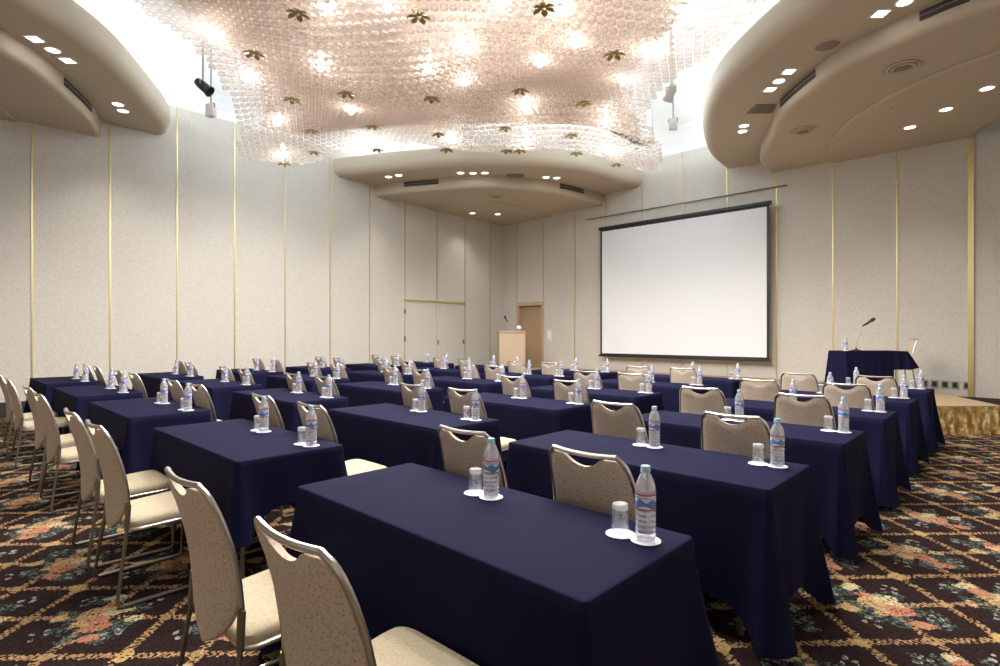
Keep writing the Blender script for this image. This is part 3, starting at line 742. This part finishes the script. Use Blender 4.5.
# ------------------------------------------------------------------ chairs
WT = [(.345, .018), (.358, .05), (.385, .095), (.42, .135), (.46, .168), (.51, .194), (.56, .206), (.62, .205), (.70, .199), (.78, .190), (.84, .181), (.866, .174), (.882, .162), (.892, .140)]
YT = [(.345, .055), (.42, .055), (.50, .055), (.60, .046), (.70, .026), (.80, -.002), (.90, -.040)]
def back_y(x, z): return lerp_tab(YT, z) - .026 * (1 - min(1, (x / .20) ** 2))
def make_chair(label):
    t = thing('stacking_chair', label, 'chair', (0, 0, 0), 0, 'beige stacking chairs')
    # padded back
    bm = bmesh.new(); nu, nv = 22, 26; G = []
    for side in (0, 1):
        g = []
        for a in range(nv + 1):
            q = a / nv; z0 = .345 + (.888 - .345) * q; row = []
            for b in range(nu + 1):
                s = -1 + 2 * b / nu; wd = lerp_tab(WT, z0); x = s * wd
                dip = .040 * max(0, cos(min(1, abs(x) / .085) * pi / 2)) ** .75 * max(0, (q - .55) / .45) ** 1.2
                z = z0 - dip - .008 * q
                edge = (1 - s * s) ** .35 * min(1, (1 - q) * 14 + .15) if abs(s) < 1 else 0
                th = (.007 + .013 * edge)
                row.append(bm.verts.new((x, back_y(x, z) + (th if side == 0 else -th), z)))
            g.append(row)
        G.append(g)
        for a in range(nv):
            for b in range(nu): bm.faces.new((g[a][b], g[a][b + 1], g[a + 1][b + 1], g[a + 1][b]))
    f, k = G
    for a in range(nv):
        for b in (0, nu): bm.faces.new((f[a][b], f[a + 1][b], k[a + 1][b], k[a][b]))
    for b in range(nu):
        for a in (0, nv): bm.faces.new((f[a][b], f[a][b + 1], k[a][b + 1], k[a][b]))
    obj('backrest', bm, M['back'], t)
    # seat pad
    bm = bmesh.new(); prev = None; rings = []
    for ins, z in ((.02, .398), (.004, .404), (.0, .418), (.004, .438), (.016, .449), (.05, .456), (.12, .458)):
        ring = []
        for q in range(40):
            a = 2 * pi * q / 40; n_ = 7.0; cx = math.copysign(abs(cos(a)) ** (2 / n_), cos(a)); cy = math.copysign(abs(sin(a)) ** (2 / n_), sin(a))
            yy = .258 + cy * (.202 - ins); hx = .218 + .012 * (yy - .27) / .2
            ring.append(bm.verts.new((cx * (hx - ins), yy, z - .028 + .010 * (yy - .27) / .2)))
        rings.append(ring)
    for A, B in zip(rings, rings[1:]):
        for q in range(40): bm.faces.new((A[q], A[(q + 1) % 40], B[(q + 1) % 40], B[q]))
    bm.faces.new(rings[0]); bm.faces.new(rings[-1]); obj('seat', bm, M['seat'], t)
    # thin chrome band under the seat
    bm = bmesh.new(); tube(bm, fillet([(-.205, .07, .364), (-.22, .445, .376), (.22, .445, .376), (.205, .07, .364), (-.205, .07, .364)], .05), .010, 8); obj('seat_frame', bm, M['chrome'], t)
    # back rim: up one side, over the top with a handle, down the other
    bm = bmesh.new(); right = []
    for z in [.46, .50, .54, .58, .62, .66, .70, .74, .78, .81, .84, .86, .875, .885]: 
        x = max(lerp_tab(WT, z), .206 if z < .56 else 0) + .006; right.append((x, back_y(x, z), z))
    topx = [.150, .12, .08, .04, 0]; 
    for x in topx: right.append((x, back_y(x, .895), .8965 - .006 * cos(x / .155 * pi / 2)))
    left = [(-x, y, z) for x, y, z in right[:-1]][::-1]; tube(bm, right + left, .0098, 8); obj('back_rim', bm, M['chrome'], t)
    for s in (1, -1):
        bm = bmesh.new(); path = fillet([(.212 * s, back_y(.212, .52), .53), (.216 * s, .052, .42), (.252 * s, -.004, .0115), (.252 * s, .435, .0115), (.228 * s, .44, .364), (.19 * s, .41, .368)], .035)
        tube(bm, path, .0088, 8); tube(bm, [(.2135 * s, .054, .50), (.219 * s, .046, .38)], .0135, 8); obj('leg', bm, M['steel'], t)
        obj('runner', tube(bmesh.new(), [(.252 * s, .03, .019), (.252 * s, .43, .019)], .0055, 6), M['chrome'], t)
    return t
# where the back's top corner of each chair shows in the photograph, from its table's centre line and front edge
SEEN = {(0, 1, -1): (-.44, -.53), (0, 1, 1): (.30, -.53), (1, 1, 1): (.20, -.50), (1, 1, -1): (-.47, -.50), (1, 2, -1): (-.52, -.69), (1, 2, 1): (.26, -.70), (2, 3, 1): (.23, -.77), (2, 4, 1): (.08, -.66), (2, 4, -1): (-.62, -.64),
        (1, 3, -1): (-.42, -.70), (1, 3, 1): (.25, -.68), (0, 2, -1): (-.44, -.66), (0, 2, 1): (.28, -.67), (1, 4, -1): (-.40, -.68), (1, 4, 1): (.37, -.71), (2, 5, 1): (.16, -.72), (2, 5, -1): (-.36, -.75), (2, 6, -1): (-.60, -.73), (2, 6, 1): (.18, -.76),
        (0, 3, -1): (-.48, -.59), (0, 3, 1): (.32, -.61), (1, 5, -1): (-.32, -.75), (1, 5, 1): (.32, -.74), (1, 6, -1): (-.35, -.74), (1, 6, 1): (.29, -.67), (0, 4, -1): (-.50, -.51), (0, 4, 1): (.30, -.53), (0, 5, -1): (-.42, -.64), (0, 5, 1): (.33, -.56),
        (2, 2, -1): (-.43, -.72), (2, 2, 1): (.28, -.72), (3, 2, 1): (.29, -.74), (3, 2, -1): (-.53, -.73), (4, 3, 1): (.11, -.78), (4, 3, -1): (-.60, -.73), (2, 3, -1): (-.45, -.80),
        (4, 5, -1): (-.52, -.82), (4, 5, 1): (.22, -.82), (3, 3, -1): (-.38, -.82), (3, 3, 1): (.30, -.82),
        (0, 6, -1): (-.40, -.70), (0, 6, 1): (.35, -.58)}
chair0 = make_chair('beige chair'); used = [0]
jit = random.Random(11)
for j in range(1, 7):
    for i in range(5):
        cx, cy = centres[i, j]
        for s, side in ((1, 'aisle side'), (-1, 'double-door side')):
            if i == 4 and j == 1: continue
            mx, my = SEEN.get((i, j, s), (s * .37 - .04 + SHIFT[i] * (.5 if j < 3 else 1) + jit.uniform(-.03, .03), (-.51 if j == 1 else -.74) + jit.uniform(-.03, .03)))
            mx -= SHIFT[i] * (.5 if j < 3 else 1)
            dx = mx; dy = my + LY / 2 - LY / 2 + .035 - LY / 2; rz = jit.uniform(-.03, .03)
            lab = 'beige chair, %s, at %s' % (side, where(i, j))
            if not used[0]: chair0.location = (cx + dx, cy + dy, 0); chair0.rotation_euler = (0, 0, rz); chair0['label'] = lab; used[0] = 1
            else: dup(chair0, (cx + dx, cy + dy, 0), rz, lab)

# ------------------------------------------------------------------ bottles, tumblers, coasters
def make_bottle(label):
    t = thing('water_bottle', label, 'water bottle', (0, 0, 0), 0, 'water bottles on the tables')
    pr = [(0, .004), (.020, .0), (.029, .004), (.0315, .012)]
    z = .016
    while z < .094:
        pr += [(.0318, z), (.0318, z + .008), (.0295, z + .011), (.0295, z + .0135)]; z += .0165
    pr += [(.0312, .099), (.0312, .152), (.0318, .158), (.0312, .168), (.0280, .182), (.0225, .196), (.0165, .208), (.0128, .214), (.0126, .222), (0, .222)]
    bm = bmesh.new(); lathe(bm, pr, 24); obj('bottle_body', bm, M['water'], t)
    bm = bmesh.new(); lathe(bm, [(.0318, .1005), (.0318, .150)], 32, cap=False); obj('label', bm, M['label'], t)
    bm = bmesh.new(); lathe(bm, [(.0160, .2165), (.0160, .219), (.0148, .2195), (.0148, .2335), (.0135, .2355), (0, .2355)], 20); obj('cap', bm, M['capblue'], t)
    return t
def make_glass(label):
    t = thing('drinking_glass', label, 'glass', (0, 0, 0), 0, 'upturned tumblers on the tables')
    bm = bmesh.new(); lathe(bm, [(.0300, .0), (.0252, .084), (.0236, .084), (.0284, .0), (.0300, 0)], 24, cap=False); obj('glass_wall', bm, M['glass'], t)
    bm = bmesh.new(); lathe(bm, [(0, .080), (.0245, .080), (.0262, .083), (.0252, .096), (.0235, .098), (0, .0965)], 24); obj('glass_base', bm, M['glassbase'], t); return t
bm = bmesh.new()
seg = 40; prof = [(0, 0), (.044, 0), (.0475, .0015), (.0475, .0032), (.040, .0036), (0, .0036)]
lathe(bm, prof, seg); co0 = obj('paper_coaster', bm, M['coaster']); co0.hide_render = False
tag(co0, 'coaster', 'coaster', 'white coasters on the tables'); bt0 = make_bottle('bottle'); gl0 = make_glass('glass')
def settle(first, flag, loc, lab, rz=0):
    if flag not in used: first.location = loc; first.rotation_euler = (0, 0, rz); first['label'] = lab; used.append(flag); return first
    if first.type == 'EMPTY': return dup(first, loc, rz, lab)
    c = first.copy(); COL.objects.link(c); c.location = loc; c['label'] = lab; return c
ZT = TZ + .0008
for j in range(1, 7):
    for i in range(5):
        cx, cy = centres[i, j]
        for s, side in ((1, 'aisle side'), (-1, 'double-door side')):
            bx = cx + (s * .34 + .31) + jit.uniform(-.012, .012); by = cy + .15 + jit.uniform(-.012, .012)
            gx, gy = bx - .088, by - .005 + jit.uniform(-.008, .008); wh = where(i, j)
            settle(co0, 'c', (bx, by, ZT), 'round white coaster under bottle, %s, %s' % (side, wh))
            settle(co0, 'c', (gx, gy, ZT + .0), 'round white coaster under tumbler, %s, %s' % (side, wh))
            settle(bt0, 'b', (bx, by, ZT + .0038), 'clear water bottle, %s, %s' % (side, wh), jit.uniform(-.5, .5) - 2.0)
            settle(gl0, 'g', (gx, gy, ZT + .0038), 'upturned glass tumbler, %s, %s' % (side, wh))

# ------------------------------------------------------------------ stage table, lectern, microphones
ra = YAW; lx = 1.03; dirn = Vector((cos(ra), sin(ra), 0)); nrm = Vector((-sin(ra), cos(ra), 0))
ct = dirn * 6.18 + nrm * 9.225
t = thing('folding_table', 'folding table on the stage under a navy cloth with a microphone', 'table', (ct.x, ct.y, SZ), ra)
obj('tabletop', boxbm(-lx / 2 + .012, lx / 2 - .012, -.21, .21, .664, .694, .004), M['birch'], t)
for sx in (-1, 1):
    for sy in (-1, 1):
        bm = bmesh.new(); tube(bm, [(sx * (lx / 2 - .15), sy * .16, 0), (sx * (lx / 2 - .15), sy * .16, .664)], .013); obj('leg', bm, M['chrome'], t)
bm = bmesh.new(); hx = lx / 2; hy = .225
# cloth: deep drop along the front, short flared drop at the ends and rear
P = []
def side(a, b, n, drop, nx, ny):
    for k in range(n): P.append((a[0] + (b[0] - a[0]) * k / n, a[1] + (b[1] - a[1]) * k / n, nx, ny, drop))
fx = hx - .24
side((-hx, -hy), (fx, -hy), 40, .66, 0, -1); side((fx, -hy), (hx, -hy), 12, .30, 0, -1); side((hx, -hy), (hx, hy), 16, .27, 1, 0); side((hx, hy), (-hx, hy), 40, .25, 0, 1); side((-hx, hy), (-hx, -hy), 16, .62, -1, 0)
rows = []
for lv in range(9):
    q = lv / 8; row = []
    for i, (x, y, nx, ny, dr) in enumerate(P):
        o = .004 + .03 * q + .012 * q * sin(i * .9); cor = abs(abs(x) - hx) < .03 and abs(abs(y) - hy) < .03
        if cor: o += .05 * q
        ex = (.10 * q if x > hx - .02 else 0)
        row.append(bm.verts.new((x + nx * o + ex, y + ny * o, .70 - .003 - q * dr)))
    rows.append(row)
top = [bm.verts.new((x, y, .70)) for x, y, *_ in P]; bm.faces.new(top)
for A, B in [(top, rows[0])] + list(zip(rows, rows[1:])):
    for i in range(len(P)): bm.faces.new((A[i], A[(i + 1) % len(P)], B[(i + 1) % len(P)], B[i]))
c = obj('tablecloth', bm, M['cloth'], loc=(ct.x, ct.y, SZ)); c.rotation_euler = (0, 0, ra); tag(c, 'navy cloth over the stage table with a shorter flared end', 'tablecloth')
def microphone(name, loc, rz, label, neck):
    t = thing(name, label, 'microphone', loc, rz)
    bm = bmesh.new(); lathe(bm, [(0, 0), (.065, 0), (.07, .008), (.06, .02), (.015, .026), (.012, .05), (0, .05)], 20); obj('base', bm, M['black'], t)
    bm = bmesh.new(); tube(bm, catmull(neck, 8), .006, 8); obj('gooseneck', bm, M['chrome'], t)
    e, d = Vector(neck[-1]), (Vector(neck[-1]) - Vector(neck[-2])).normalized(); e0 = e - d * .10
    bm = bmesh.new(); L = [(-.10, .012), (-.05, .015), (.06, .019), (.07, .026), (.10, .030), (.13, .026), (.145, .012)]
    tube(bm, [e + d * a for a, _ in L], [r_ for _, r_ in L], 14); obj('head', bm, M['black'], t)
    bm = bmesh.new(); tube(bm, [e - d * .02 - Vector((0, 0, .02)), e - d * .02 + Vector((0, 0, .0))], .02, 10); obj('clip', bm, M['black'], t)
k = cos(YAW), sin(YAW)
mp = ct + dirn * (-.22) - nrm * .05
microphone('microphone', (mp.x, mp.y, SZ + .701), YAW, 'black handheld microphone on a gooseneck stand on the stage table', [(0, 0, .04), (.02, 0, .2), (.07, 0, .36), (.12, 0, .42), (.19, 0, .465)])
# tumbler-topped carafe and coaster on the stage table
cp = ct + dirn * (-.40) - nrm * .05
b = dup(bt0, (cp.x, cp.y, SZ + .7045), .3, 'water bottle on the navy-covered stage table beside the microphone', 'drinks on the stage table')
c = co0.copy(); COL.objects.link(c); c.location = (cp.x, cp.y, SZ + .7008); c['label'] = 'white coaster under the bottle on the stage table'; c['group'] = 'drinks on the stage table'
# chair behind the stage table
q = place(913, 380, SZ + .0); pch = Vector((-1.42, 12.1, SZ))
dup(chair0, pch, radians(112), 'beige chair standing alone on the stage behind the navy-covered table', 'stage chair')

# wooden lectern near the single door
lp = Vector((wall_x(511, 11.6), 11.6, SZ)); t = thing('lectern', 'pale birch lectern standing before the tan single door', 'lectern', lp, YAW + .15)
bm = bmesh.new(); box(bm, -.35, .35, -.22, -.19, .04, 1.02, .004); obj('front_panel', bm, M['birch'], t)
for s in (-1, 1):
    bm = bmesh.new(); box(bm, s * .35 - .02, s * .35 + .02, -.24, .24, .0, 1.04, .005); obj('side_panel', bm, M['birch'], t)
bm = bmesh.new(); box(bm, -.38, .38, -.26, .26, 1.035, 1.065, .006); box(bm, -.38, .38, -.26, -.24, 1.065, 1.085, .004); obj('top', bm, M['birch'], t)
bm = bmesh.new(); box(bm, -.33, .33, -.19, .22, .6, .62); obj('shelf', bm, M['birch'], t)
lm = lp + Vector((-.1, -.05, 1.066))
microphone('microphone', (lm.x, lm.y, lm.z), YAW, 'small black microphone on the pale birch lectern', [(0, 0, .03), (.02, 0, .12), (.03, 0, .2), (.0, 0, .28), (-.03, -.05, .34)])
lb = lp + Vector((.22, .1, 1.0655))
t = thing('reading_lamp', 'small white reading lamp on the pale birch lectern', 'lamp', lb, 0)
bm = bmesh.new(); lathe(bm, [(0, 0), (.05, 0), (.05, .01), (.012, .016), (.01, .09), (0, .09)], 16); obj('base', bm, M['gold'], t)
bm = bmesh.new(); lathe(bm, [(.085, .08), (.05, .17), (.045, .17), (.08, .08), (.085, .08)], 16, cap=False); lathe(bm, [(0, .168), (.047, .168)], 16, cap=False); obj('lamp_shade', bm, M['paper'], t)
